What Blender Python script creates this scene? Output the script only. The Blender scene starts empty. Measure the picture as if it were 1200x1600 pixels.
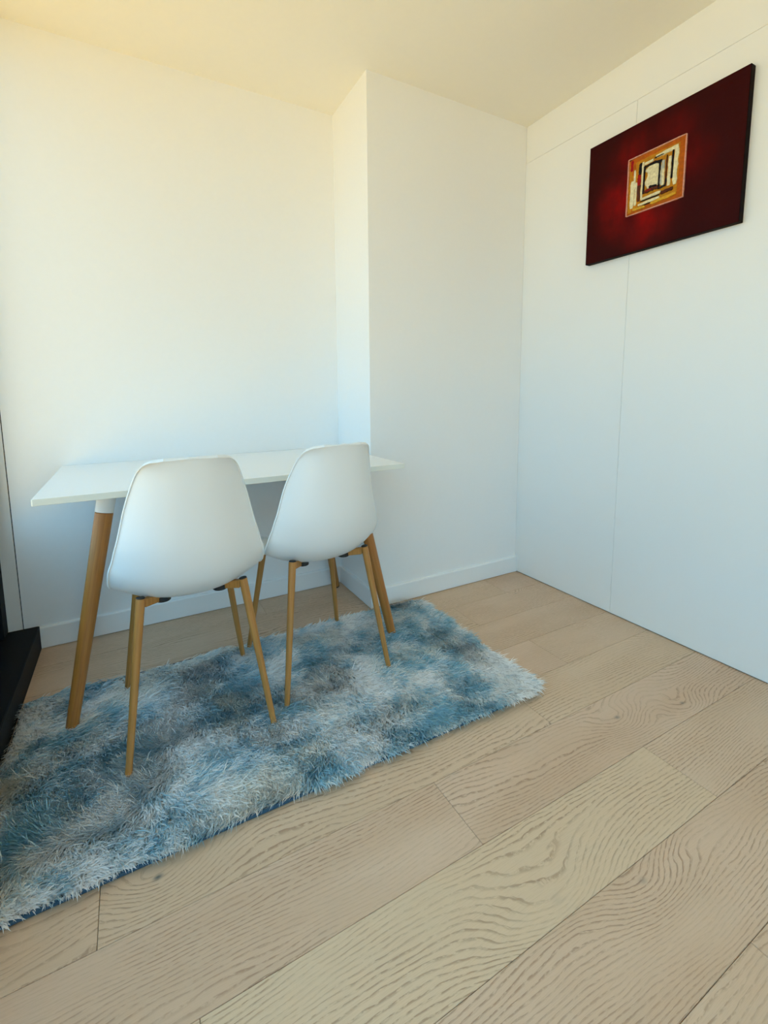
import bpy, bmesh, math, random
import numpy as np
from mathutils import Vector, Matrix, Euler

random.seed(7)
rng = np.random.default_rng(11)
scene = bpy.context.scene
COL = scene.collection
R = math.radians

# ------------------------------------------------------------------ camera
cam_d = bpy.data.cameras.new('camera')
cam = bpy.data.objects.new('camera', cam_d)
COL.objects.link(cam)
cam.location = (-1.915, -1.8391, 1.0285)
cam.rotation_euler = (1.4497, 0.0121, -0.4863)
cam_d.sensor_fit = 'HORIZONTAL'
cam_d.sensor_width = 36.0
cam_d.lens = 709.7 / 1200 * 36.0
cam_d.shift_x = (600 - 575.8) / 1200
cam_d.shift_y = (700.8 - 800) / 1200
cam_d.clip_start = 0.02
scene.camera = cam

# ------------------------------------------------------------------ light
world = bpy.data.worlds.new('world')
scene.world = world
world.use_nodes = True
bg = world.node_tree.nodes['Background']
bg.inputs['Color'].default_value = (0.365, 0.70, 1.0, 1)      # clear blue sky
bg.inputs['Strength'].default_value = 2.92

sun_d = bpy.data.lights.new('sun', 'SUN')
sun_d.energy = 23.0
sun_d.angle = R(0.53)
sun_d.color = (1.0, 0.86, 0.60)
sun = bpy.data.objects.new('sun', sun_d)
COL.objects.link(sun)
# high sun behind the house: it lights the terrace, never the room
sun.rotation_euler = Vector((-0.08, -0.35, -0.90)).to_track_quat('-Z', 'Y').to_euler()

vs = scene.view_settings
vs.view_transform = 'Standard'
vs.look = 'None'
vs.exposure = 0.0
vs.gamma = 1.0
vs.use_curve_mapping = False
scene.cycles.diffuse_bounces = 8
scene.cycles.max_bounces = 14

# ------------------------------------------------------------------ helpers
def srgb(r, g, b):
    def f(c):
        c /= 255.0
        return c / 12.92 if c <= 0.04045 else ((c + 0.055) / 1.055) ** 2.4
    return (f(r), f(g), f(b), 1.0)

def new_mat(name):
    m = bpy.data.materials.new(name)
    m.use_nodes = True
    nt = m.node_tree
    return m, nt, nt.nodes['Principled BSDF']

def plain(name, col, rough=0.5, noise=0.0, scale=30.0, bump=0.0, spec=0.5, metallic=0.0):
    """Paint, lacquer, plastic: a colour with faint mottling and fine relief."""
    m, nt, b = new_mat(name)
    b.inputs['Base Color'].default_value = col
    b.inputs['Roughness'].default_value = rough
    b.inputs['Specular IOR Level'].default_value = spec
    b.inputs['Metallic'].default_value = metallic
    tc = nt.nodes.new('ShaderNodeTexCoord')
    nz = nt.nodes.new('ShaderNodeTexNoise')
    nz.inputs['Scale'].default_value = scale
    nz.inputs['Detail'].default_value = 4
    nt.links.new(tc.outputs['Object'], nz.inputs['Vector'])
    if noise:
        mx = nt.nodes.new('ShaderNodeMix')
        mx.data_type = 'RGBA'
        mx.inputs['A'].default_value = tuple(c * (1 - noise) for c in col[:3]) + (1,)
        mx.inputs['B'].default_value = tuple(min(1, c * (1 + noise)) for c in col[:3]) + (1,)
        nt.links.new(nz.outputs['Fac'], mx.inputs['Factor'])
        nt.links.new(mx.outputs['Result'], b.inputs['Base Color'])
    if bump:
        bp = nt.nodes.new('ShaderNodeBump')
        bp.inputs['Strength'].default_value = bump
        bp.inputs['Distance'].default_value = 0.002
        nt.links.new(nz.outputs['Fac'], bp.inputs['Height'])
        nt.links.new(bp.outputs['Normal'], b.inputs['Normal'])
    return m

def link(name, me, mat=None, parent=None, smooth=False):
    o = bpy.data.objects.new(name, me)
    COL.objects.link(o)
    if mat is not None and not me.materials:
        for mm in (mat if isinstance(mat, (list, tuple)) else [mat]):
            me.materials.append(mm)
    if parent is not None:
        o.parent = parent
    if smooth:
        for p in me.polygons:
            p.use_smooth = True
    return o

def bm_obj(name, bm, mat, parent=None, smooth=False):
    me = bpy.data.meshes.new(name)
    bmesh.ops.recalc_face_normals(bm, faces=bm.faces[:])
    bm.to_mesh(me)
    bm.free()
    return link(name, me, mat, parent, smooth)

def box_bm(x0, x1, y0, y1, z0, z1, bev=0.0, seg=1, bm=None):
    bm = bm or bmesh.new()
    vs_ = [bm.verts.new((x, y, z)) for x in (x0, x1) for y in (y0, y1) for z in (z0, z1)]
    fs = [bm.faces.new([vs_[i] for i in q]) for q in
          ((0, 1, 3, 2), (4, 6, 7, 5), (0, 4, 5, 1), (2, 3, 7, 6), (0, 2, 6, 4), (1, 5, 7, 3))]
    if bev:
        es = list({e for f in fs for e in f.edges})
        bmesh.ops.bevel(bm, geom=es, offset=bev, segments=seg, affect='EDGES', profile=0.6)
    return bm

def box(name, b, mat, parent=None, bev=0.0, seg=1):
    return bm_obj(name, box_bm(*b, bev=bev, seg=seg), mat, parent)

def rod_bm(p0, p1, r0, r1, n=24, rings=2, bev=0.0, bm=None):
    """Tapered round bar from p0 to p1 with softly rounded ends."""
    bm = bm or bmesh.new()
    p0, p1 = Vector(p0), Vector(p1)
    d = (p1 - p0)
    L = d.length
    d.normalize()
    a = d.orthogonal().normalized()
    b = d.cross(a)
    st = [(0, max(r0 - bev, r0 * 0.4))] if bev else []
    st += [(bev / L + (1 - 2 * bev / L) * i / (rings - 1), r0 + (r1 - r0) * i / (rings - 1)) for i in range(rings)]
    if bev:
        st.append((1, max(r1 - bev, r1 * 0.4)))
    loops = []
    for t, r in st:
        c = p0 + d * L * t
        loops.append([bm.verts.new(c + (a * math.cos(2 * math.pi * k / n) + b * math.sin(2 * math.pi * k / n)) * r) for k in range(n)])
    for A, B in zip(loops, loops[1:]):
        for k in range(n):
            bm.faces.new((A[k], A[(k + 1) % n], B[(k + 1) % n], B[k]))
    bm.faces.new(loops[0][::-1])
    bm.faces.new(loops[-1])
    return bm

def auto_smooth(o, ang=40):
    me = o.data
    for p in me.polygons:
        p.use_smooth = True
    me.set_sharp_from_angle(angle=R(ang))

def rod(name, p0, p1, r0, r1, mat, parent=None, n=24, rings=2, bev=0.0):
    o = bm_obj(name, rod_bm(p0, p1, r0, r1, n, rings, bev), mat, parent)
    auto_smooth(o)
    return o

def empty(name, loc=(0, 0, 0), rz=0.0):
    o = bpy.data.objects.new(name, None)
    COL.objects.link(o)
    o.location = loc
    o.rotation_euler = (0, 0, rz)
    o.empty_display_size = 0.1
    return o

def tag(o, label, cat, group=None):
    o['label'] = label
    o['category'] = cat
    if group:
        o['group'] = group
    return o

def struct(o, label=None, cat=None):
    o['kind'] = 'structure'
    if label:
        o['label'] = label
    if cat:
        o['category'] = cat
    return o

# ------------------------------------------------------------------ materials
M_wall = plain('wall_paint', (0.87, 0.87, 0.86, 1), 0.75, 0.012, 60, 0.05, 0.25)
M_ceil = plain('ceiling_paint', (0.88, 0.87, 0.82, 1), 0.85, 0.01, 40, 0.04, 0.2)
M_panel = plain('panel_lacquer', (0.86, 0.86, 0.84, 1), 0.38, 0.008, 3, 0.0, 0.4)
M_base = plain('baseboard_paint', (0.87, 0.88, 0.88, 1), 0.4, 0.01, 20, 0.0, 0.4)
M_gap = plain('shadow_gap', (0.05, 0.05, 0.05, 1), 0.9)
M_black = plain('black_frame_coating', (0.008, 0.008, 0.010, 1), 0.6, 0.1, 90, 0.05, 0.15)
M_shell = plain('white_moulded_plastic', (0.80, 0.82, 0.82, 1), 0.38, 0.01, 5, 0.0, 0.5)
M_top = plain('white_laminate', (0.85, 0.86, 0.86, 1), 0.28, 0.006, 4, 0.0, 0.5)
M_edge = plain('cream_edge_band', (0.78, 0.79, 0.72, 1), 0.4)
M_cap = plain('white_metal_socket', (0.80, 0.80, 0.78, 1), 0.35)
M_rubber = plain('black_rubber', (0.012, 0.012, 0.013, 1), 0.6)
M_trim = plain('cream_trim', (0.80, 0.78, 0.74, 1), 0.5)
M_terrace = plain('terrace_ochre_tile', (0.445, 0.265, 0.035, 1), 0.9, 0.08, 2.0)
M_bind = plain('blue_grey_binding', srgb(52, 84, 108), 0.8, 0.15, 300, 0.4)
M_back = plain('rug_backing', srgb(150, 176, 190), 0.95, 0.1, 200)

def leg_wood(name, col_a, col_b):
    """Wood-look foil: streaks along local Z of the leg's own length."""
    m, nt, b = new_mat(name)
    tc = nt.nodes.new('ShaderNodeTexCoord')
    mp = nt.nodes.new('ShaderNodeMapping')
    mp.inputs['Scale'].default_value = (160, 160, 5)
    nz = nt.nodes.new('ShaderNodeTexNoise')
    nz.inputs['Scale'].default_value = 1.0
    nz.inputs['Detail'].default_value = 5
    cr = nt.nodes.new('ShaderNodeValToRGB')
    cr.color_ramp.elements[0].position = 0.25
    cr.color_ramp.elements[1].position = 0.75
    cr.color_ramp.elements[0].color = col_a
    cr.color_ramp.elements[1].color = col_b
    nt.links.new(tc.outputs['Object'], mp.inputs['Vector'])
    nt.links.new(mp.outputs['Vector'], nz.inputs['Vector'])
    nt.links.new(nz.outputs['Fac'], cr.inputs['Fac'])
    nt.links.new(cr.outputs['Color'], b.inputs['Base Color'])
    b.inputs['Roughness'].default_value = 0.42
    return m

M_leg = leg_wood('chair_leg_wood_foil', srgb(162, 110, 52), srgb(192, 138, 72))
M_tleg = leg_wood('table_leg_beech', srgb(156, 98, 40), srgb(184, 124, 58))

def oak_material():
    """Brushed oak: growth-ring contours, pores as dashes along them, knots."""
    m, nt, b = new_mat('brushed_oak')
    N, Lk = nt.nodes, nt.links
    def val(x):
        n = N.new('ShaderNodeValue')
        n.outputs[0].default_value = x
        return n.outputs[0]
    def op(o, a, c=None, d=None, clamp=False):
        n = N.new('ShaderNodeMath')
        n.operation = o
        n.use_clamp = clamp
        for i, x in enumerate((a, c, d)):
            if x is None:
                continue
            if isinstance(x, (int, float)):
                n.inputs[i].default_value = x
            else:
                Lk.new(x, n.inputs[i])
        return n.outputs[0]
    def attr(nm):
        n = N.new('ShaderNodeAttribute')
        n.attribute_type = 'OBJECT'
        n.attribute_name = nm
        return n.outputs['Fac']
    def comb(x, y, z):
        n = N.new('ShaderNodeCombineXYZ')
        for i, s in enumerate((x, y, z)):
            if isinstance(s, (int, float)):
                n.inputs[i].default_value = s
            else:
                Lk.new(s, n.inputs[i])
        return n.outputs[0]
    def noise(vec, scale=1.0, detail=2.0, rough=0.5):
        n = N.new('ShaderNodeTexNoise')
        n.inputs['Scale'].default_value = scale
        n.inputs['Detail'].default_value = detail
        n.inputs['Roughness'].default_value = rough
        Lk.new(vec, n.inputs['Vector'])
        return n.outputs['Fac']
    def smooth(x, lo, hi):
        n = N.new('ShaderNodeMapRange')
        n.interpolation_type = 'SMOOTHSTEP'
        n.inputs['From Min'].default_value = lo
        n.inputs['From Max'].default_value = hi
        Lk.new(x, n.inputs['Value'])
        return n.outputs['Result']
    tc = N.new('ShaderNodeTexCoord')
    sp = N.new('ShaderNodeSeparateXYZ')
    Lk.new(tc.outputs['Object'], sp.inputs[0])
    u, v = sp.outputs[0], sp.outputs[1]
    seed, freq, amp = attr('seed'), attr('grain_freq'), attr('grain_amp')
    # ring field
    n1 = noise(comb(op('MULTIPLY', u, 1.5), op('MULTIPLY', v, 6.0), seed), 1.0, 1.5)
    n2 = noise(comb(op('MULTIPLY', u, 9.0), op('MULTIPLY', v, 26.0), op('ADD', seed, 31.0)), 1.0, 2.0)
    F = op('MULTIPLY', v, freq)
    F = op('ADD', F, op('MULTIPLY', op('SUBTRACT', n1, 0.5), amp))
    F = op('ADD', F, op('MULTIPLY', op('SUBTRACT', n2, 0.5), 1.6))
    kd = None
    for k in ('a', 'b'):
        du = op('SUBTRACT', u, attr('knot_u_' + k))
        dv = op('SUBTRACT', v, attr('knot_v_' + k))
        ks = attr('knot_size_' + k)
        r2 = op('ADD', op('MULTIPLY', op('MULTIPLY', du, du), 0.35), op('MULTIPLY', dv, dv))
        q = op('DIVIDE', r2, op('MULTIPLY', op('MULTIPLY', ks, ks), 9.0))
        F = op('ADD', F, op('MULTIPLY', op('POWER', 2.718, op('MULTIPLY', q, -1.0)), 7.0))
        q2 = op('DIVIDE', r2, op('MULTIPLY', op('MULTIPLY', ks, ks), 0.06))
        e = op('POWER', 2.718, op('MULTIPLY', q2, -1.0))
        kd = e if kd is None else op('MAXIMUM', kd, e)
    fr = op('FRACT', F)
    ring = op('MULTIPLY', smooth(fr, 0.50, 0.88), op('SUBTRACT', 1.0, smooth(fr, 0.92, 1.0)))
    dash = noise(comb(op('MULTIPLY', u, 58.0), op('MULTIPLY', F, 3.4), seed), 1.0, 3.0, 0.65)
    dash = smooth(dash, 0.36, 0.56)
    region = noise(comb(op('MULTIPLY', u, 3.0), op('MULTIPLY', v, 9.0), op('ADD', seed, 7.0)), 1.0, 1.0)
    region = smooth(region, 0.30, 0.62)
    pore = op('MULTIPLY', op('MULTIPLY', ring, dash), op('ADD', op('MULTIPLY', region, 0.75), 0.25))
    fine = noise(comb(op('MULTIPLY', u, 26.0), op('MULTIPLY', v, 900.0), seed), 1.0, 2.0, 0.7)
    blotch = noise(comb(op('MULTIPLY', u, 2.2), op('MULTIPLY', v, 7.0), op('ADD', seed, 50.0)), 1.0, 3.0)
    def mixc(f, A, B):
        n = N.new('ShaderNodeMix')
        n.data_type = 'RGBA'
        for key, x in (('Factor', f), ('A', A), ('B', B)):
            if isinstance(x, tuple):
                n.inputs[key].default_value = x
            elif isinstance(x, (int, float)):
                n.inputs[key].default_value = x
            else:
                Lk.new(x, n.inputs[key])
        return n.outputs['Result']
    base = mixc(smooth(blotch, 0.3, 0.7), OAK[0], OAK[1])
    base = mixc(attr('tone'), base, OAK[2])
    base = mixc(op('MULTIPLY', smooth(fine, 0.45, 0.75), 0.16), base, OAK[3])
    c = mixc(op('MULTIPLY', pore, 0.62), base, OAK[3])
    c = mixc(op('MULTIPLY', kd, attr('knot_dark')), c, OAK[4])
    Lk.new(c, b.inputs['Base Color'])
    b.inputs['Roughness'].default_value = 0.5
    b.inputs['Specular IOR Level'].default_value = 0.3
    bp = N.new('ShaderNodeBump')
    bp.inputs['Strength'].default_value = 0.25
    bp.inputs['Distance'].default_value = 0.0012
    Lk.new(op('SUBTRACT', 1.0, op('ADD', pore, op('MULTIPLY', fine, 0.3))), bp.inputs['Height'])
    Lk.new(bp.outputs['Normal'], b.inputs['Normal'])
    return m

OAK = [srgb(216, 186, 160), srgb(206, 174, 146), srgb(220, 194, 162), srgb(144, 108, 82), srgb(92, 98, 98)]
M_oak = oak_material()

# glass pane: clear, thin, reflecting at grazing angles
M_glass, _nt, _b = new_mat('window_glass')
_nt.nodes.remove(_b)
_out = _nt.nodes['Material Output']
_tr = _nt.nodes.new('ShaderNodeBsdfTransparent')
_tr.inputs['Color'].default_value = (0.95, 0.98, 0.97, 1)
_gl = _nt.nodes.new('ShaderNodeBsdfGlossy')
_gl.inputs['Roughness'].default_value = 0.0
_fr = _nt.nodes.new('ShaderNodeFresnel')
_ge = _nt.nodes.new('ShaderNodeNewGeometry')          # both faces of the thin pane reflect alike
_io = _nt.nodes.new('ShaderNodeMapRange')
_io.inputs['To Min'].default_value = 1.45
_io.inputs['To Max'].default_value = 1 / 1.45
_nt.links.new(_ge.outputs['Backfacing'], _io.inputs['Value'])
_nt.links.new(_io.outputs['Result'], _fr.inputs['IOR'])
_mx = _nt.nodes.new('ShaderNodeMixShader')
_nt.links.new(_fr.outputs[0], _mx.inputs[0])
_nt.links.new(_tr.outputs[0], _mx.inputs[1])
_nt.links.new(_gl.outputs[0], _mx.inputs[2])
_nt.links.new(_mx.outputs[0], _out.inputs['Surface'])

# ------------------------------------------------------------------ room shell
H = 2.3775          # ceiling
W = 0.9351          # column face width
D = 0.3585          # recess depth
XL = -2.347         # end of the recess wall / window line
YF = -4.3           # wall behind the camera
T = 0.12

o = struct(box('ceiling', (-2.62, T, YF - T, D + T, H, H + 0.15), M_ceil),
           'smooth cream painted ceiling above the whole room', 'ceiling')
o = struct(box('wall_back', (XL, -W, D, D + T, 0, H), M_wall),
           'pale painted recess wall behind the white desk', 'wall')
o = struct(box('wall_column', (-W, 0.0, 0.0, D + T, 0, H), M_wall),
           'painted wall pier jutting out between desk and panelled wall', 'wall')
# wall behind the camera, with an unseen window added to light the chair backs
FX0, FX1, FZ0, FZ1 = -2.25, -0.25, 0.12, 2.25
bm = box_bm(-2.62, FX0, YF - T, YF, 0, H)
box_bm(FX1, 0.0, YF - T, YF, 0, H, bm=bm)
box_bm(FX0, FX1, YF - T, YF, FZ1, H, bm=bm)
box_bm(FX0, FX1, YF - T, YF, 0, FZ0, bm=bm)
struct(bm_obj('wall_front', bm, M_wall), 'painted wall behind the camera with an added wide window', 'wall')
added_win = struct(empty('added_window', ((FX0 + FX1) / 2, YF - 0.06, FZ0)), 'unseen black framed wide window added behind the camera for light', 'window')
fw, fh = (FX1 - FX0) / 2, FZ1 - FZ0
for b in ((-fw, -fw + 0.05, 0, fh), (fw - 0.05, fw, 0, fh), (-0.03, 0.03, 0.05, fh - 0.05)):
    box('stile', (b[0], b[1], -0.03, 0.03, b[2] + 0.0002, b[3] - 0.0002), M_black, added_win, 0.002)
for z in (0.0, fh - 0.05):
    box('rail', (-fw + 0.0502, fw - 0.0502, -0.03, 0.03, z + 0.0002, z + 0.0498), M_black, added_win, 0.002)
for sx in (-1, 1):
    box('pane', (min(sx * 0.031, sx * (fw - 0.051)), max(sx * 0.031, sx * (fw - 0.051)), -0.004, 0.002, 0.051, fh - 0.051), M_glass, added_win)

# panelled right wall: recessed dark backing, flush white panels with fine joints
wr = struct(box('wall_right', (0.008, T, YF, D + T, 0, H), M_trim),
            'tall wall of flush white lacquered panels with the red painting', 'wall')
g = 0.0005
ZJ = 2.199
ysplit = [0.0, -0.5866, -1.79, -2.99, YF]
box('panel', (0.0, 0.0079, YF + 0.001, 0.0, ZJ + g, H), M_panel, wr, 0.0008)
for a, b_ in zip(ysplit, ysplit[1:]):
    box('panel', (0.0, 0.0079, b_ + g, a - (g if a else 0), 0.005, ZJ - g), M_panel, wr, 0.0006)

def baseboard(name, p0, p1, nrm, label, h=0.093, t=0.013):
    """Square-topped skirting with an eased top edge running p0 -> p1."""
    bm = bmesh.new()
    prof = [(0.0, 0.003), (t, 0.003), (t, h - 0.006), (t - 0.002, h - 0.0015), (t - 0.004, h), (0.0, h)]
    ends = []
    for p in (p0, p1):
        ends.append([bm.verts.new((p[0] + nrm[0] * q, p[1] + nrm[1] * q, z)) for q, z in prof])
    n = len(prof)
    for i in range(n):
        bm.faces.new((ends[0][i], ends[0][(i + 1) % n], ends[1][(i + 1) % n], ends[1][i]))
    bm.faces.new(ends[0]); bm.faces.new(ends[1][::-1])
    return struct(bm_obj(name, bm, M_base), label, 'baseboard')

baseboard('baseboard_back', (-2.294, D), (-W - 0.013, D), (0, -1), 'white skirting board along the recess wall under the desk')
baseboard('baseboard_side', (-W, D - 0.0), (-W, -0.0131), (-1, 0), 'short white skirting on the side of the wall pier')
baseboard('baseboard_column', (-W, 0.0), (-0.0005, 0.0), (0, -1), 'white skirting board along the face of the wall pier')

# floor: sub-floor slab, then single oak boards
fl = struct(box('floor', (-2.62, T, YF - T, D + T, -0.16, -0.0145), M_gap),
            'pale brushed oak board floor under rug and chairs', 'floor')
PW, PL = 0.19, 1.22
ytop = -0.95
# known end joints by row index (row k spans ytop-(k+1)*PW .. ytop-k*PW)
joint = {-1: -0.814, 0: -1.263, 1: -0.657, 2: -0.42, 3: -0.951, -2: -0.502, -3: -1.05, -4: -0.60, -5: -0.25, -6: -0.9, -7: -1.4}
def plank(x0, x1, y0, y1, props):
    cx, cy = (x0 + x1) / 2, (y0 + y1) / 2
    e = 0.00045
    bm = box_bm(x0 - cx + e, x1 - cx - e, y0 - cy + e, y1 - cy - e, -0.014, 0.0, 0.0009)
    p = bm_obj('plank', bm, M_oak, fl)
    p.location = (cx, cy, 0)
    for k, val in props.items():
        p[k] = float(val)
    return p

for k in range(-7, 16):
    y1 = ytop - k * PW
    y0 = y1 - PW
    y1c, y0c = min(y1, D - 0.001), max(y0, YF)
    if y1c - y0c < 0.02:
        continue
    j = joint.get(k, -random.uniform(0.2, 1.2))
    xs = sorted({j + PL * i for i in range(-3, 4)})
    xs = [x for x in xs if -2.45 < x < -0.06]
    xs = [-2.45] + xs + [0.007]
    for i, (x0, x1) in enumerate(zip(xs, xs[1:])):
        if x1 - x0 < 0.01:
            continue
        cx, cy = (x0 + x1) / 2, (y0c + y1c) / 2
        pr = dict(seed=random.uniform(0, 90), grain_freq=random.uniform(70, 130), grain_amp=random.uniform(7, 14),
                  tone=random.uniform(0.0, 0.55), knot_dark=0.35,
                  knot_u_a=random.uniform(-.5, .5), knot_v_a=random.uniform(-.07, .07), knot_size_a=random.uniform(.018, .03),
                  knot_u_b=9.0, knot_v_b=0.0, knot_size_b=0.02)
        if random.random() < 0.45:
            pr['knot_u_a'] = 9.0
        def knot(s, X, Y, size):
            pr['knot_u_' + s], pr['knot_v_' + s], pr['knot_size_' + s] = X - cx, Y - cy, size
        if k == 1 and x0 < -1.2 < x1:      # light board with sweeping coarse grain
            pr.update(grain_freq=98, grain_amp=9, tone=0.75, seed=12.3, knot_dark=0.12); knot('a', -1.21, -1.30, 0.034)
        if k == 0 and x0 < -0.7 < x1:      # knotty board
            pr.update(grain_freq=95, grain_amp=14, tone=0.05, seed=40.0, knot_dark=0.6); knot('a', -0.61, -1.03, 0.024); knot('b', -0.36, -1.09, 0.02)
        if k == -1 and x0 < -1.5 < x1:     # board under the rug's front hem
            knot('a', -1.925, -0.862, 0.022); pr.update(tone=0.35, grain_freq=75, knot_dark=0.95)
        if k == 2 and x0 < -0.9 < x1:
            pr.update(grain_freq=118, grain_amp=13, tone=0.1, seed=77.0); knot('a', -1.02, -1.36, 0.024)
        if k == -4 and x0 < -0.25 < x1:
            knot('a', -0.22, -0.22, 0.018)
        plank(x0, x1, y0c, y1c, pr)

# ------------------------------------------------------------------ window wall
ZP = 0.52
YW = -2.90          # near end of the window
struct(box('wall_left', (-2.60, XL - 0.05, YF, YW, 0, H), M_wall), 'painted wall between black framed window and the wall behind', 'wall')
tr1 = struct(box('trim_1', (-2.56, -2.3505, D - 0.0015, D + T, -0.014, H), M_trim, None, 0.001),
       'narrow cream trim strip between recess wall and black window frame', 'trim')
box('joint', (-2.3504, XL - 0.0001, D + 0.004, D + T, 0, H), M_gap, tr1)
win = struct(empty('window_1', (-2.44, -0.85, 0)), 'black framed full height window with a raised black sill', 'window')
def wpart(name, b, mat=M_black, bev=0.003):
    x0, x1, y0, y1, z0, z1 = b
    return box(name, (x0 + 2.44, x1 + 2.44, y0 + 0.85, y1 + 0.85, z0, z1), mat, win, bev)
wpart('sill', (-2.60, -2.295, YW + 0.001, D - 0.002, -0.0144, 0.097))
yf = [D - 0.002, D - 0.07, -1.00, -1.06, YW + 0.07, YW + 0.001]
wpart('top_rail', (-2.50, -2.40, YW + 0.001, D - 0.002, H - 0.06, H - 0.0005))
for i in range(0, 6, 2):
    wpart('stile', (-2.50, -2.397, yf[i + 1], yf[i], 0.0975, H - 0.0605))
for n, (a, b_) in enumerate(zip(yf[1::2], yf[2::2])):
    # black solid panel below the fixed light beside the recess, a plain rail below the other
    zr = ZP if n == 0 else 0.20
    wpart('lower_panel' if n == 0 else 'bottom_rail', (-2.48, -2.41, b_, a, 0.0975, zr))
    wpart('pane', (-2.452, -2.446, b_ + 0.001, a - 0.001, zr + 0.001, H - 0.061), M_glass, 0.0)

# terrace outside the window (its sunlit floor throws the warm light on the ceiling)
bm = box_bm(-9.0, -2.62, -11, 5, -0.20, -0.06)
box_bm(-2.62, 6, -11, YF - T, -0.20, -0.06, bm=bm)  # unseen wing added beyond the front wall to bounce warm light onto the pier
struct(bm_obj('terrace_floor', bm, M_terrace), 'sunlit ochre tiled terrace floor outside the windows, with a wing added for warm bounce light', 'terrace')


# ------------------------------------------------------------------ rug
RX0, RX1, RY0, RY1 = -2.286, -0.722, -0.822, -0.048
rug = tag(empty('shaggy_rug', ((RX0 + RX1) / 2, (RY0 + RY1) / 2, 0)),
          'shaggy blue and grey tie-dyed rug under the two white chairs', 'rug')
hx, hy = (RX1 - RX0) / 2, (RY1 - RY0) / 2
def rounded(hx, hy, r, n=8):
    pts = []
    for cx, cy, a0 in ((hx - r, hy - r, 0), (-hx + r, hy - r, 90), (-hx + r, -hy + r, 180), (hx - r, -hy + r, 270)):
        for i in range(n + 1):
            a = R(a0 + 90 * i / n)
            pts.append((cx + r * math.cos(a), cy + r * math.sin(a)))
    return pts
bm = bmesh.new()
ring = rounded(hx, hy, 0.03)
lo = [bm.verts.new((x, y, 0.0005)) for x, y in ring]
hi = [bm.verts.new((x, y, 0.009)) for x, y in ring]
for i in range(len(ring)):
    bm.faces.new((lo[i], lo[(i + 1) % len(ring)], hi[(i + 1) % len(ring)], hi[i]))
bm.faces.new(hi); bm.faces.new(lo[::-1])
bm_obj('backing', bm, M_back, rug)
# stitched binding round the edge
bm = bmesh.new()
prof = [(0.0055 * math.cos(R(a)), 0.006 + 0.0055 * math.sin(R(a))) for a in range(0, 360, 45)]
loops = []
for i, (x, y) in enumerate(ring):
    x2, y2 = ring[(i + 1) % len(ring)]; x1, y1 = ring[i - 1]
    t = Vector((x2 - x1, y2 - y1)).normalized()
    nx, ny = t.y, -t.x
    loops.append([bm.verts.new((x + nx * q, y + ny * q, z)) for q, z in prof])
for i in range(len(loops)):
    A, B = loops[i], loops[(i + 1) % len(loops)]
    for k in range(8):
        bm.faces.new((A[k], A[(k + 1) % 8], B[(k + 1) % 8], B[k]))
bo = bm_obj('binding', bm, M_bind, rug, True)
bo['label'] = 'dark blue stitched edge binding'

def vnoise(x, y, sc, seed):
    """Smooth value noise on arrays, 0..1."""
    r = np.random.default_rng(seed)
    G = r.random((64, 64))
    fx, fy = x * sc + 17.3, y * sc + 9.1
    ix, iy = np.floor(fx).astype(int), np.floor(fy).astype(int)
    tx, ty = fx - ix, fy - iy
    tx, ty = tx * tx * (3 - 2 * tx), ty * ty * (3 - 2 * ty)
    g = lambda a, b_: G[a % 64, b_ % 64]
    return (g(ix, iy) * (1 - tx) + g(ix + 1, iy) * tx) * (1 - ty) + (g(ix, iy + 1) * (1 - tx) + g(ix + 1, iy + 1) * tx) * ty

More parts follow.
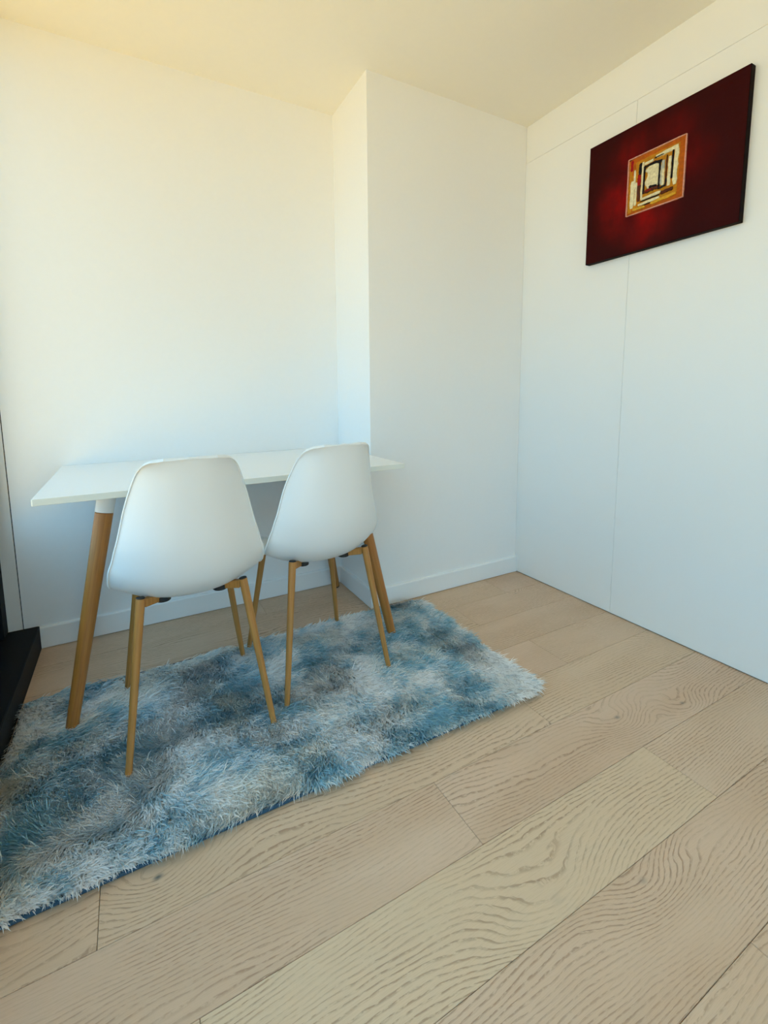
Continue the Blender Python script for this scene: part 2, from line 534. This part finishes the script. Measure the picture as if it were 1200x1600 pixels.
def build_pile():
    sp = 0.0064
    gx, gy = np.meshgrid(np.arange(-hx + 0.004, hx - 0.003, sp), np.arange(-hy + 0.004, hy - 0.003, sp))
    cx = (gx + rng.uniform(-.5, .5, gx.shape) * sp).ravel()
    cy = (gy + rng.uniform(-.5, .5, gy.shape) * sp).ravel()
    # drop the rounded corners
    r = 0.03
    qx, qy = np.maximum(np.abs(cx) - (hx - r), 0), np.maximum(np.abs(cy) - (hy - r), 0)
    keep = np.hypot(qx, qy) < r - 0.002
    cx, cy = cx[keep], cy[keep]
    nc = len(cx)
    # lie of the pile: slow whorls
    ang = (vnoise(cx, cy, 5.0, 1) - 0.5) * 3.0 + (vnoise(cx, cy, 13.0, 2) - 0.5) * 2.4 - 1.75
    ang = ang + rng.normal(0, 0.36, nc)
    tilt = 0.95 + 0.42 * vnoise(cx, cy, 8.0, 3) + rng.uniform(-.18, .18, nc)
    # at the hem the fibres hang outwards
    ex, ey = np.clip((np.abs(cx) - hx + 0.05) / 0.05, 0, 1), np.clip((np.abs(cy) - hy + 0.05) / 0.05, 0, 1)
    dx = np.cos(ang) * (1 - ex * 0.4) + np.sign(cx) * ex * 0.75
    dy = np.sin(ang) * (1 - ey * 0.4) + np.sign(cy) * ey * 0.55
    # the hem at the window end stays clear of the sill, the back hem clear of the pier
    dx = np.where((cx < 0) & (ex > 0), dx + 0.75 * ex, dx)
    dy = np.where((cy > 0) & (ey > 0), dy - 0.5 * ey, dy)
    nn = np.hypot(dx, dy) + 1e-6
    dx, dy = dx / nn, dy / nn
    length = 0.043 * (0.75 + 0.5 * rng.random(nc)) * (0.8 + 0.35 * vnoise(cx, cy, 9.0, 4))
    S = 6
    cid = np.repeat(np.arange(nc), S)
    n = len(cid)
    rad = 0.0055
    ox, oy = rng.normal(0, rad, n), rng.normal(0, rad, n)
    bx, by = np.clip(cx[cid] + ox, -hx + 0.001, hx - 0.001), np.clip(cy[cid] + oy, -hy + 0.001, hy - 0.001)
    da = rng.normal(0, 0.34, n)
    ux = dx[cid] * np.cos(da) - dy[cid] * np.sin(da)
    uy = dx[cid] * np.sin(da) + dy[cid] * np.cos(da)
    tl = np.clip(tilt[cid] + rng.normal(0, 0.16, n), 0.15, 1.4)
    L = length[cid] * rng.uniform(0.75, 1.12, n)
    w = rng.uniform(0.0008, 0.0018, n)
    sway = rng.normal(0, 0.22, n)
    px, py = -uy, ux                     # sideways direction
    verts = np.zeros((n, 7, 3), np.float32)
    conv = 0.55
    for li, t in enumerate((0.0, 0.35, 0.7, 1.0)):
        a = tl * (0.45 + 0.75 * t)                       # droops towards the tip
        h = L * t * np.sin(a) * 0.95
        z = 0.008 + L * (t * np.cos(a * 0.8)) * 0.85
        sw = L * sway * t * t
        X = bx + ux * h + px * sw - ox * conv * t
        Y = by + uy * h + py * sw - oy * conv * t
        z = np.maximum(z, 0.004)
        if li < 3:
            ww = w * (1.0, 1.05, 0.75)[li]
            tw = 0.5
            verts[:, 2 * li] = np.stack([X - px * ww, Y - py * ww, z - ww * tw], 1)
            verts[:, 2 * li + 1] = np.stack([X + px * ww, Y + py * ww, z + ww * tw], 1)
        else:
            verts[:, 6] = np.stack([X, Y, z], 1)
    # keep the pile inside sill and pier
    base = (np.arange(n) * 7)[:, None, None]
    quads = np.array([[0, 1, 3, 2], [2, 3, 5, 4]])[None] + base
    tris = np.array([[4, 5, 6]])[None] + base
    loops = np.concatenate([quads.reshape(n, 8), tris.reshape(n, 3)], 1).ravel().astype(np.int32)
    starts = (np.arange(n)[:, None] * 11 + np.array([0, 4, 8])[None]).ravel().astype(np.int32)
    totals = np.tile([4, 4, 3], n).astype(np.int32)
    me = bpy.data.meshes.new('pile')
    me.vertices.add(n * 7)
    me.vertices.foreach_set('co', verts.ravel())
    me.loops.add(len(loops))
    me.loops.foreach_set('vertex_index', loops)
    me.polygons.add(n * 3)
    me.polygons.foreach_set('loop_start', starts)
    me.polygons.foreach_set('loop_total', totals)
    me.update(calc_edges=True)
    # dye: blue-grey patches on silver-grey fibre, some beige
    f = 0.36 * vnoise(bx, by, 6.5, 21) + 0.34 * vnoise(bx, by, 15.0, 22) + 0.30 * vnoise(bx, by, 38.0, 23)
    f = f + rng.normal(0, 0.04, n) + rng.normal(0, 0.06, nc)[cid]
    f = np.clip((f - 0.24) / 0.34, 0, 1)
    f = f * f * (3 - 2 * f)
    bei = np.clip((vnoise(bx, by, 7.0, 31) - 0.55) / 0.25, 0, 1)
    dark = np.array(RUG[0][:3]); lite = np.array(RUG[1][:3]); warm = np.array(RUG[2][:3])
    li_ = lite[None] * (1 - bei[:, None]) + warm[None] * bei[:, None]
    c = dark[None] * (1 - f[:, None]) + li_ * f[:, None]
    c = c * rng.choice([0.62, 0.9, 1.0], n, p=[0.16, 0.30, 0.54])[:, None]
    col = np.ones((n, 7, 4), np.float32)
    col[:, :, :3] = np.clip(c, 0, 1)[:, None, :]
    at = me.color_attributes.new('dye', 'FLOAT_COLOR', 'POINT')
    at.data.foreach_set('color', col.ravel())
    return me

RUG = [srgb(152, 202, 220), srgb(255, 255, 255), srgb(253, 251, 246)]
M_pile, nt, b = new_mat('rug_fibre')
an = nt.nodes.new('ShaderNodeAttribute')
an.attribute_name = 'dye'
nt.links.new(an.outputs['Color'], b.inputs['Base Color'])
b.inputs['Roughness'].default_value = 0.42
b.inputs['Specular IOR Level'].default_value = 0.5
tl_ = nt.nodes.new('ShaderNodeBsdfTranslucent')      # thin fibres let light through
nt.links.new(an.outputs['Color'], tl_.inputs['Color'])
ms_ = nt.nodes.new('ShaderNodeMixShader')
ms_.inputs[0].default_value = 0.35
nt.links.new(b.outputs[0], ms_.inputs[1])
nt.links.new(tl_.outputs[0], ms_.inputs[2])
nt.links.new(ms_.outputs[0], nt.nodes['Material Output'].inputs['Surface'])
po = link('pile', build_pile(), M_pile, rug)
po['kind'] = 'stuff'
po['label'] = 'long silky tie-dyed pile'

# ------------------------------------------------------------------ desk table
TX0, TX1, TY0, TY1, TZ = -2.167, -0.956, -0.3295, 0.3575, 0.75
tcx, tcy = (TX0 + TX1) / 2, (TY0 + TY1) / 2
tab = tag(empty('desk_table', (tcx, tcy, 0)), 'white rectangular table with round wooden legs against the wall', 'table')
thx, thy = (TX1 - TX0) / 2, (TY1 - TY0) / 2
bm = bmesh.new()
pts = rounded(thx, thy, 0.004, 3)
zz = [(TZ - 0.0195, 0.0008), (TZ - 0.0187, 0.0), (TZ - 0.0008, 0.0), (TZ, 0.0008)]
loops = [[bm.verts.new((x * (1 - i / thx), y * (1 - i / thy), z)) for x, y in pts] for z, i in zz]
for A, B in zip(loops, loops[1:]):
    for k in range(len(pts)):
        f = bm.faces.new((A[k], A[(k + 1) % len(pts)], B[(k + 1) % len(pts)], B[k]))
        f.material_index = 1
bm.faces.new(loops[0][::-1]); bm.faces.new(loops[-1])
bm_obj('tabletop', bm, [M_top, M_edge], tab)
for sx in (-1, 1):
    for sy in (-1, 1):
        top = Vector((sx * 0.428, sy * 0.215, TZ - 0.0195))
        zf = 0.0135 if sy < 0 else 0.0005
        foot = Vector((sx * 0.572, sy * (0.290 if sy < 0 else 0.292), zf))
        d = (foot - top).normalized()
        # leg mesh is built along its own axis so the grain follows it
        L = (foot - top).length
        q = d.to_track_quat('-Z', 'Y')
        def lrod(nm, s0, s1, r0, r1, mat, par, first=False):
            if first:
                ob = rod(nm, (0, 0, 0), (0, 0, -(s1 - s0)), r0, r1, mat, par, 28, 6, 0.0015)
                ob.location = top + d * s0
                ob.rotation_euler = q.to_euler()
            else:
                ob = rod(nm, (0, 0, -s0), (0, 0, -s1), r0, r1, mat, par, 28, 2, 0.001)
            return ob
        leg = lrod('leg', 0.068, L - 0.008, 0.0262, 0.0175, M_tleg, tab, True)
        c = rod('socket', (0, 0, 0.001), (0, 0, 0.064), 0.0268, 0.0275, M_cap, leg, 28, 2, 0.001)
        rod('foot_pad', (0, 0, -(L - 0.008 - 0.068) - 0.0002), (0, 0, -(L - 0.068) + 0.0012), 0.0165, 0.0155, M_rubber, leg, 24, 2, 0.001)
    box('mounting_plate', (sx * 0.43 - 0.05, sx * 0.43 + 0.05, -0.27, 0.27, TZ - 0.0225, TZ - 0.0197), M_cap, tab)

# ------------------------------------------------------------------ chairs
KEYS = np.array([[.196, .440, .150, .012], [.165, .462, .168, .016], [.09, .470, .183, .026], [-.008, .4445, .197, .040], [-.105, .444, .2115, .064],
                 [-.195, .5045, .2055, .0919], [-.2337, .5984, .1887, .0971], [-.2445, .7169, .1614, .0885], [-.2514, .8164, .129, .0569],
                 [-.2575, .857, .098, .020], [-.2585, .8655, .070, .006]])
def catmull(K, n):
    m = len(K)
    P = np.vstack([2 * K[0] - K[1], K, 2 * K[-1] - K[-2]])
    out = []
    for t in np.linspace(0, m - 1, n):
        i = min(int(t), m - 2)
        u = t - i
        a, b_, c, d = P[i:i + 4]
        out.append(.5 * ((2 * b_) + (-a + c) * u + (2 * a - 5 * b_ + 4 * c - d) * u * u + (-a + 3 * b_ - 3 * c + d) * u ** 3))
    return np.array(out)

def shell_mesh():
    n, m = 64, 41
    Rr = catmull(KEYS, n)
    d = np.gradient(Rr[:, :2], axis=0)
    d /= np.linalg.norm(d, axis=1)[:, None]
    Nn = np.stack([d[:, 1], -d[:, 0]], 1)
    u = np.linspace(-1, 1, m)
    u = np.sign(u) * (1 - (1 - np.abs(u)) ** 1.25)
    X = Rr[:, 2:3] * u[None]
    w = Rr[:, 3:4] * (np.abs(u[None]) ** 2.4)
    Y = Rr[:, 0:1] + Nn[:, 0:1] * w
    Z = Rr[:, 1:2] + Nn[:, 1:2] * w
    P = np.stack([X, Y, Z], -1)
    Tu = np.gradient(P, axis=1); Tv = np.gradient(P, axis=0)
    Nm = np.cross(Tu, Tv); Nm /= np.linalg.norm(Nm, axis=2)[..., None] + 1e-9
    # inner face must look up / forward
    if Nm[n // 3, m // 2, 2] < 0:
        Nm = -Nm
    th = 0.0065
    inner = P + Nm * th
    bm = bmesh.new()
    A = [[bm.verts.new(P[i, j]) for j in range(m)] for i in range(n)]
    B = [[bm.verts.new(inner[i, j]) for j in range(m)] for i in range(n)]
    for i in range(n - 1):
        for j in range(m - 1):
            bm.faces.new((A[i][j], A[i][j + 1], A[i + 1][j + 1], A[i + 1][j]))
            bm.faces.new((B[i][j], B[i + 1][j], B[i + 1][j + 1], B[i][j + 1]))
    rim = [(i, 0) for i in range(n)] + [(n - 1, j) for j in range(1, m)] + [(i, m - 1) for i in range(n - 2, -1, -1)] + [(0, j) for j in range(m - 2, 0, -1)]
    # rolled rim: a slim bead that bulges outwards
    ctr = P.reshape(-1, 3).mean(0)
    mid = []
    for (i, j) in rim:
        i2, j2 = min(max(i, 1), n - 2), min(max(j, 1), m - 2)
        out = P[i, j] - P[i2, j2]
        out = out / (np.linalg.norm(out) + 1e-9)
        out = out - Nm[i, j] * out.dot(Nm[i, j])
        mid.append((bm.verts.new(P[i, j] + out * 0.0012 - Nm[i, j] * 0.0035), bm.verts.new(P[i, j] + out * 0.0052 - Nm[i, j] * 0.0030), bm.verts.new(inner[i, j] + out * 0.0052)))
    k = len(rim)
    for q in range(k):
        (i, j), (i2, j2) = rim[q], rim[(q + 1) % k]
        a, b2 = mid[q], mid[(q + 1) % k]
        bm.faces.new((A[i][j], A[i2][j2], b2[0], a[0]))
        bm.faces.new((a[0], b2[0], b2[1], a[1]))
        bm.faces.new((a[1], b2[1], b2[2], a[2]))
        bm.faces.new((a[2], b2[2], B[i2][j2], B[i][j]))
    bmesh.ops.recalc_face_normals(bm, faces=bm.faces[:])
    me = bpy.data.meshes.new('seat_shell')
    bm.to_mesh(me)
    bm.free()
    return me

def make_chair():
    ch = empty('shell_chair')
    so = link('seat_shell', shell_mesh(), M_shell, ch, True)
    so.data.set_sharp_from_angle(angle=R(32))
    for sx in (-1, 1):
        for sy in (-1, 1):
            top = Vector((sx * 0.139, sy * 0.144, 0.477 if sy < 0 else 0.452))
            foot = Vector((sx * 0.2, sy * 0.208, 0.0130))
            d = (foot - top).normalized()
            L = (foot - top).length
            q = d.to_track_quat('-Z', 'Y')
            leg = rod('leg', (0, 0, 0), (0, 0, -(L - 0.004)), 0.0125, 0.0088, M_leg, ch, 20, 5, 0.001)
            leg.location = top
            leg.rotation_euler = q.to_euler()
            rod('end_cap', (0, 0, 0.0002), (0, 0, 0.004), 0.0118, 0.0112, M_rubber, leg, 20, 2, 0.0008)
            rod('foot_pad', (0, 0, -(L - 0.004) - 0.0001), (0, 0, -L - 0.0002), 0.0084, 0.0078, M_rubber, leg, 16, 2, 0.0005)
            # flat steel arm running from the leg top to the hub under the seat
            zt = top.z - 0.016
            a0 = Vector((top.x - sx * 0.006, top.y - sy * 0.006, zt))
            a1 = Vector((sx * 0.030, sy * 0.030, 0.431))
            bm = bmesh.new()
            ax = (a1 - a0).normalized()
            sd = ax.cross(Vector((0, 0, 1))).normalized() * 0.0085
            vs_ = []
            for pnt, hh in ((a0, 0.0125), (a1, 0.0075)):
                for s in (-1, 1):
                    for e in (-1, 1):
                        vs_.append(bm.verts.new(pnt + sd * s + Vector((0, 0, hh * e))))
            for qd in ((0, 1, 3, 2), (4, 6, 7, 5), (0, 4, 5, 1), (2, 3, 7, 6), (0, 2, 6, 4), (1, 5, 7, 3)):
                bm.faces.new([vs_[i] for i in qd])
            bmesh.ops.recalc_face_normals(bm, faces=bm.faces[:])
            bmesh.ops.bevel(bm, geom=bm.edges[:], offset=0.002, segments=1, affect='EDGES')
            bm_obj('arm', bm, M_leg, ch)
            # black bolt pad where the arm meets the shell
            rod('bolt_pad', (sx * 0.080, sy * 0.090, 0.438), (sx * 0.080, sy * 0.090, 0.452 if sy < 0 else 0.462), 0.021, 0.021, M_rubber, ch, 16, 2, 0.001)
    box('hub_plate', (-0.038, 0.038, -0.038, 0.038, 0.4385, 0.4425), M_rubber, ch, 0.001)
    return ch

def copy_tree(ob, parent=None):
    c = ob.copy()
    COL.objects.link(c)
    c.parent = parent
    for chd in list(ob.children):
        copy_tree(chd, c)
    return c

ch1 = make_chair()
ch1.location = (-1.781, -0.350, 0)
ch1.rotation_euler = (0, 0, R(0.3))
ch2 = copy_tree(ch1)
ch2.location = (-1.337, -0.285, 0)
ch2.rotation_euler = (0, 0, R(3.6))
tag(ch1, 'white shell chair with wooden legs nearest the black window sill', 'chair', 'white shell chairs at the desk')
tag(ch2, 'white shell chair with wooden legs nearest the wall pier', 'chair', 'white shell chairs at the desk')

# ------------------------------------------------------------------ painting
PY0, PY1, PZ0, PZ1 = -0.990, -0.398, 1.5947, 2.0904
PT = 0.028
pcy, pcz = (PY0 + PY1) / 2, (PZ0 + PZ1) / 2
pic = tag(empty('wall_painting', (0.0, pcy, pcz)), 'dark red abstract canvas with a gold square on the white panels', 'painting')
phy, phz = (PY1 - PY0) / 2, (PZ1 - PZ0) / 2

M_canvas, nt, b = new_mat('maroon_oil_paint')
N, Lk = nt.nodes, nt.links
tc = N.new('ShaderNodeTexCoord')
mp = N.new('ShaderNodeMapping')
mp.inputs['Scale'].default_value = (1, 16, 11)
nz = N.new('ShaderNodeTexNoise'); nz.inputs['Scale'].default_value = 1.0; nz.inputs['Detail'].default_value = 5
Lk.new(tc.outputs['Object'], mp.inputs['Vector']); Lk.new(mp.outputs['Vector'], nz.inputs['Vector'])
# red halo: soft blobs brushed round the square (dye of the picture itself)
def blob(y, z, s):
    mm = N.new('ShaderNodeVectorMath'); mm.operation = 'DISTANCE'
    Lk.new(tc.outputs['Object'], mm.inputs[0]); mm.inputs[1].default_value = (-PT, y, z)
    mr = N.new('ShaderNodeMapRange'); mr.interpolation_type = 'SMOOTHSTEP'
    mr.inputs['From Min'].default_value = s; mr.inputs['From Max'].default_value = 0.0
    Lk.new(mm.outputs['Value'], mr.inputs['Value'])
    return mr.outputs['Result']
acc = None
for (y, z, s, wgt) in ((0.135, -0.02, 0.16, 0.95), (0.09, 0.135, 0.14, 0.5), (0.03, -0.13, 0.16, 0.75), (-0.10, 0.02, 0.14, 0.38), (0.13, -0.09, 0.15, 0.6), (-0.05, 0.14, 0.14, 0.28)):
    mu = N.new('ShaderNodeMath'); mu.operation = 'MULTIPLY'
    Lk.new(blob(y, z, s), mu.inputs[0]); mu.inputs[1].default_value = wgt
    if acc is None:
        acc = mu.outputs[0]
    else:
        ad = N.new('ShaderNodeMath'); ad.operation = 'MAXIMUM'
        Lk.new(acc, ad.inputs[0]); Lk.new(mu.outputs[0], ad.inputs[1]); acc = ad.outputs[0]
mod = N.new('ShaderNodeMath'); mod.operation = 'MULTIPLY'
nr = N.new('ShaderNodeMapRange'); nr.inputs['From Min'].default_value = 0.3; nr.inputs['From Max'].default_value = 0.7
nr.inputs['To Min'].default_value = 0.35; nr.inputs['To Max'].default_value = 1.15
Lk.new(nz.outputs['Fac'], nr.inputs['Value'])
Lk.new(acc, mod.inputs[0]); Lk.new(nr.outputs['Result'], mod.inputs[1])
cr = N.new('ShaderNodeValToRGB')
cr.color_ramp.elements[0].position = 0.0; cr.color_ramp.elements[0].color = srgb(54, 4, 4)
cr.color_ramp.elements[1].position = 1.0; cr.color_ramp.elements[1].color = srgb(146, 6, 4)
Lk.new(mod.outputs[0], cr.inputs['Fac'])
mx = N.new('ShaderNodeMix'); mx.data_type = 'RGBA'; mx.blend_type = 'MULTIPLY'
mx.inputs['Factor'].default_value = 0.5
Lk.new(cr.outputs['Color'], mx.inputs['A']); Lk.new(nz.outputs['Color'], mx.inputs['B'])
mx2 = N.new('ShaderNodeMix'); mx2.data_type = 'RGBA'
mx2.inputs['Factor'].default_value = 0.6
Lk.new(mx.outputs['Result'], mx2.inputs['A']); Lk.new(cr.outputs['Color'], mx2.inputs['B'])
Lk.new(mx2.outputs['Result'], b.inputs['Base Color'])
b.inputs['Roughness'].default_value = 0.55
b.inputs['Specular IOR Level'].default_value = 0.08
bp = N.new('ShaderNodeBump'); bp.inputs['Strength'].default_value = 0.3; bp.inputs['Distance'].default_value = 0.001
n2 = N.new('ShaderNodeTexNoise'); n2.inputs['Scale'].default_value = 140
Lk.new(tc.outputs['Object'], n2.inputs['Vector']); Lk.new(n2.outputs['Fac'], bp.inputs['Height'])
Lk.new(bp.outputs['Normal'], b.inputs['Normal'])
M_pedge = plain('painted_canvas_edge', srgb(20, 6, 6), 0.7, 0.2, 80, 0.0, 0.08)

bm = box_bm(-PT, -0.0005, -phy, phy, -phz, phz)
for f in bm.faces:
    f.material_index = 0 if all(v.co.x < -PT + 1e-5 for v in f.verts) else 1
bmesh.ops.bevel(bm, geom=bm.edges[:], offset=0.0015, segments=1, affect='EDGES')
co = bm_obj('canvas', bm, [M_canvas, M_pedge], pic)
for f in co.data.polygons:
    f.material_index = 0 if (f.normal.x < -0.9 or (f.normal.x > 0.9 and f.center.x < -PT + 1e-4)) else 1

PAINT = {}
def paint(rgb):
    if rgb not in PAINT:
        PAINT[rgb] = plain('oil_paint_%02x%02x%02x' % rgb, srgb(*rgb), 0.55, 0.45, 120, 0.5, 0.15)
    return PAINT[rgb]
SQY, SQZ, SQ = 0.0, 0.0095, 0.219      # gold square: centre and size on the canvas
layer = [0]
prs = random.Random(5)
def stroke(u0, v0, u1, v1, wd, rgb, jag=0.25, name='brush_stroke'):
    """One raised brush stroke with wavering edges, u to the right, v up."""
    layer[0] += 1
    h = 0.0006 + 0.00012 * layer[0]
    n = 9
    bm = bmesh.new()
    du, dv = u1 - u0, v1 - v0
    L = math.hypot(du, dv)
    nu, nv = -dv / L, du / L
    rows_ = []
    for i in range(n):
        t = i / (n - 1)
        ends = 0.75 if i in (0, n - 1) else 1.0
        a = wd / 2 * ends * (1 + prs.uniform(-jag, jag))
        b2 = wd / 2 * ends * (1 + prs.uniform(-jag, jag))
        cu, cv = u0 + du * t, v0 + dv * t
        P = []
        for s, x in ((a, 0.0), (a * 0.8, 1.0), (-b2 * 0.8, 1.0), (-b2, 0.0)):
            uu, vv = cu + nu * s, cv + nv * s
            P.append(bm.verts.new((-PT + 0.0001 - h * x, -(uu - 0.5) * SQ + SQY, (vv - 0.5) * SQ + SQZ)))
        rows_.append(P)
    for A, B in zip(rows_, rows_[1:]):
        for k in range(3):
            bm.faces.new((A[k], A[k + 1], B[k + 1], B[k]))
    bm.faces.new(rows_[0]); bm.faces.new(rows_[-1][::-1])
    return bm_obj(name, bm, paint(rgb), pic)

OC, OR, CRM, BLK, RED, BRN, YEL, PNK, GRY = (184, 122, 22), (176, 88, 12), (226, 208, 168), (22, 14, 18), (150, 16, 14), (84, 40, 22), (206, 156, 44), (222, 160, 140), (176, 176, 160)
stroke(0.5, 0.0, 0.5, 1.0, 1.0, OC, 0.0, 'gold_ground')
for a in [(0.0, 0.94, 1.0, 0.94, .11, OR), (0.94, 0.0, 0.94, 1.0, .12, OR), (0.0, 0.06, 1.0, 0.05, .11, OR), (0.05, 0.05, 0.05, 0.95, .09, OC),
          (0.08, 0.88, 0.9, 0.90, .07, OC), (0.86, 0.1, 0.86, 0.9, .06, OC), (0.10, 0.70, 0.11, 0.92, .07, OR), (0.06, 0.78, 0.06, 0.97, .06, RED),
          (0.08, 0.12, 0.09, 0.6, .08, CRM), (0.13, 0.45, 0.12, 0.78, .04, CRM), (0.15, 0.15, 0.16, 0.55, .05, CRM),
          (0.21, 0.20, 0.21, 0.50, .07, BRN), (0.21, 0.48, 0.21, 0.68, .07, RED), (0.22, 0.66, 0.23, 0.86, .06, BLK),
          (0.265, 0.22, 0.275, 0.86, .045, CRM), (0.62, 0.34, 0.63, 0.74, .07, GRY), (0.64, 0.32, 0.64, 0.60, .05, CRM),
          (0.74, 0.28, 0.745, 0.76, .06, CRM), (0.84, 0.26, 0.85, 0.90, .075, CRM), (0.50, 0.855, 0.86, 0.87, .07, CRM), (0.30, 0.815, 0.46, 0.82, .05, CRM),
          (0.455, 0.34, 0.455, 0.74, .26, CRM), (0.30, 0.30, 0.305, 0.76, .034, BLK), (0.29, 0.755, 0.50, 0.765, .05, BLK), (0.45, 0.77, 0.61, 0.745, .06, BLK),
          (0.575, 0.30, 0.575, 0.76, .034, BLK), (0.31, 0.325, 0.56, 0.335, .07, BRN), (0.40, 0.38, 0.54, 0.365, .05, BLK), (0.34, 0.33, 0.44, 0.34, .03, RED),
          (0.56, 0.295, 0.70, 0.305, .035, BLK), (0.69, 0.30, 0.695, 0.42, .028, BLK), (0.69, 0.42, 0.695, 0.80, .022, BRN), (0.79, 0.38, 0.795, 0.84, .025, BLK),
          (0.48, 0.84, 0.64, 0.845, .016, BLK), (0.27, 0.215, 0.62, 0.225, .05, CRM), (0.22, 0.13, 0.60, 0.14, .05, CRM), (0.25, 0.18, 0.60, 0.185, .014, BLK),
          (0.30, 0.10, 0.52, 0.105, .014, BLK), (0.62, 0.20, 0.82, 0.21, .06, BRN), (0.45, 0.085, 0.88, 0.11, .06, YEL), (0.12, 0.08, 0.35, 0.07, .05, YEL),
          (0.0, 1.0, 1.0, 1.0, .016, PNK), (0.0, 0.0, 1.0, 0.0, .016, PNK), (0.0, 0.0, 0.0, 1.0, .016, PNK), (1.0, 0.0, 1.0, 1.0, .016, PNK)]:
    stroke(*a)
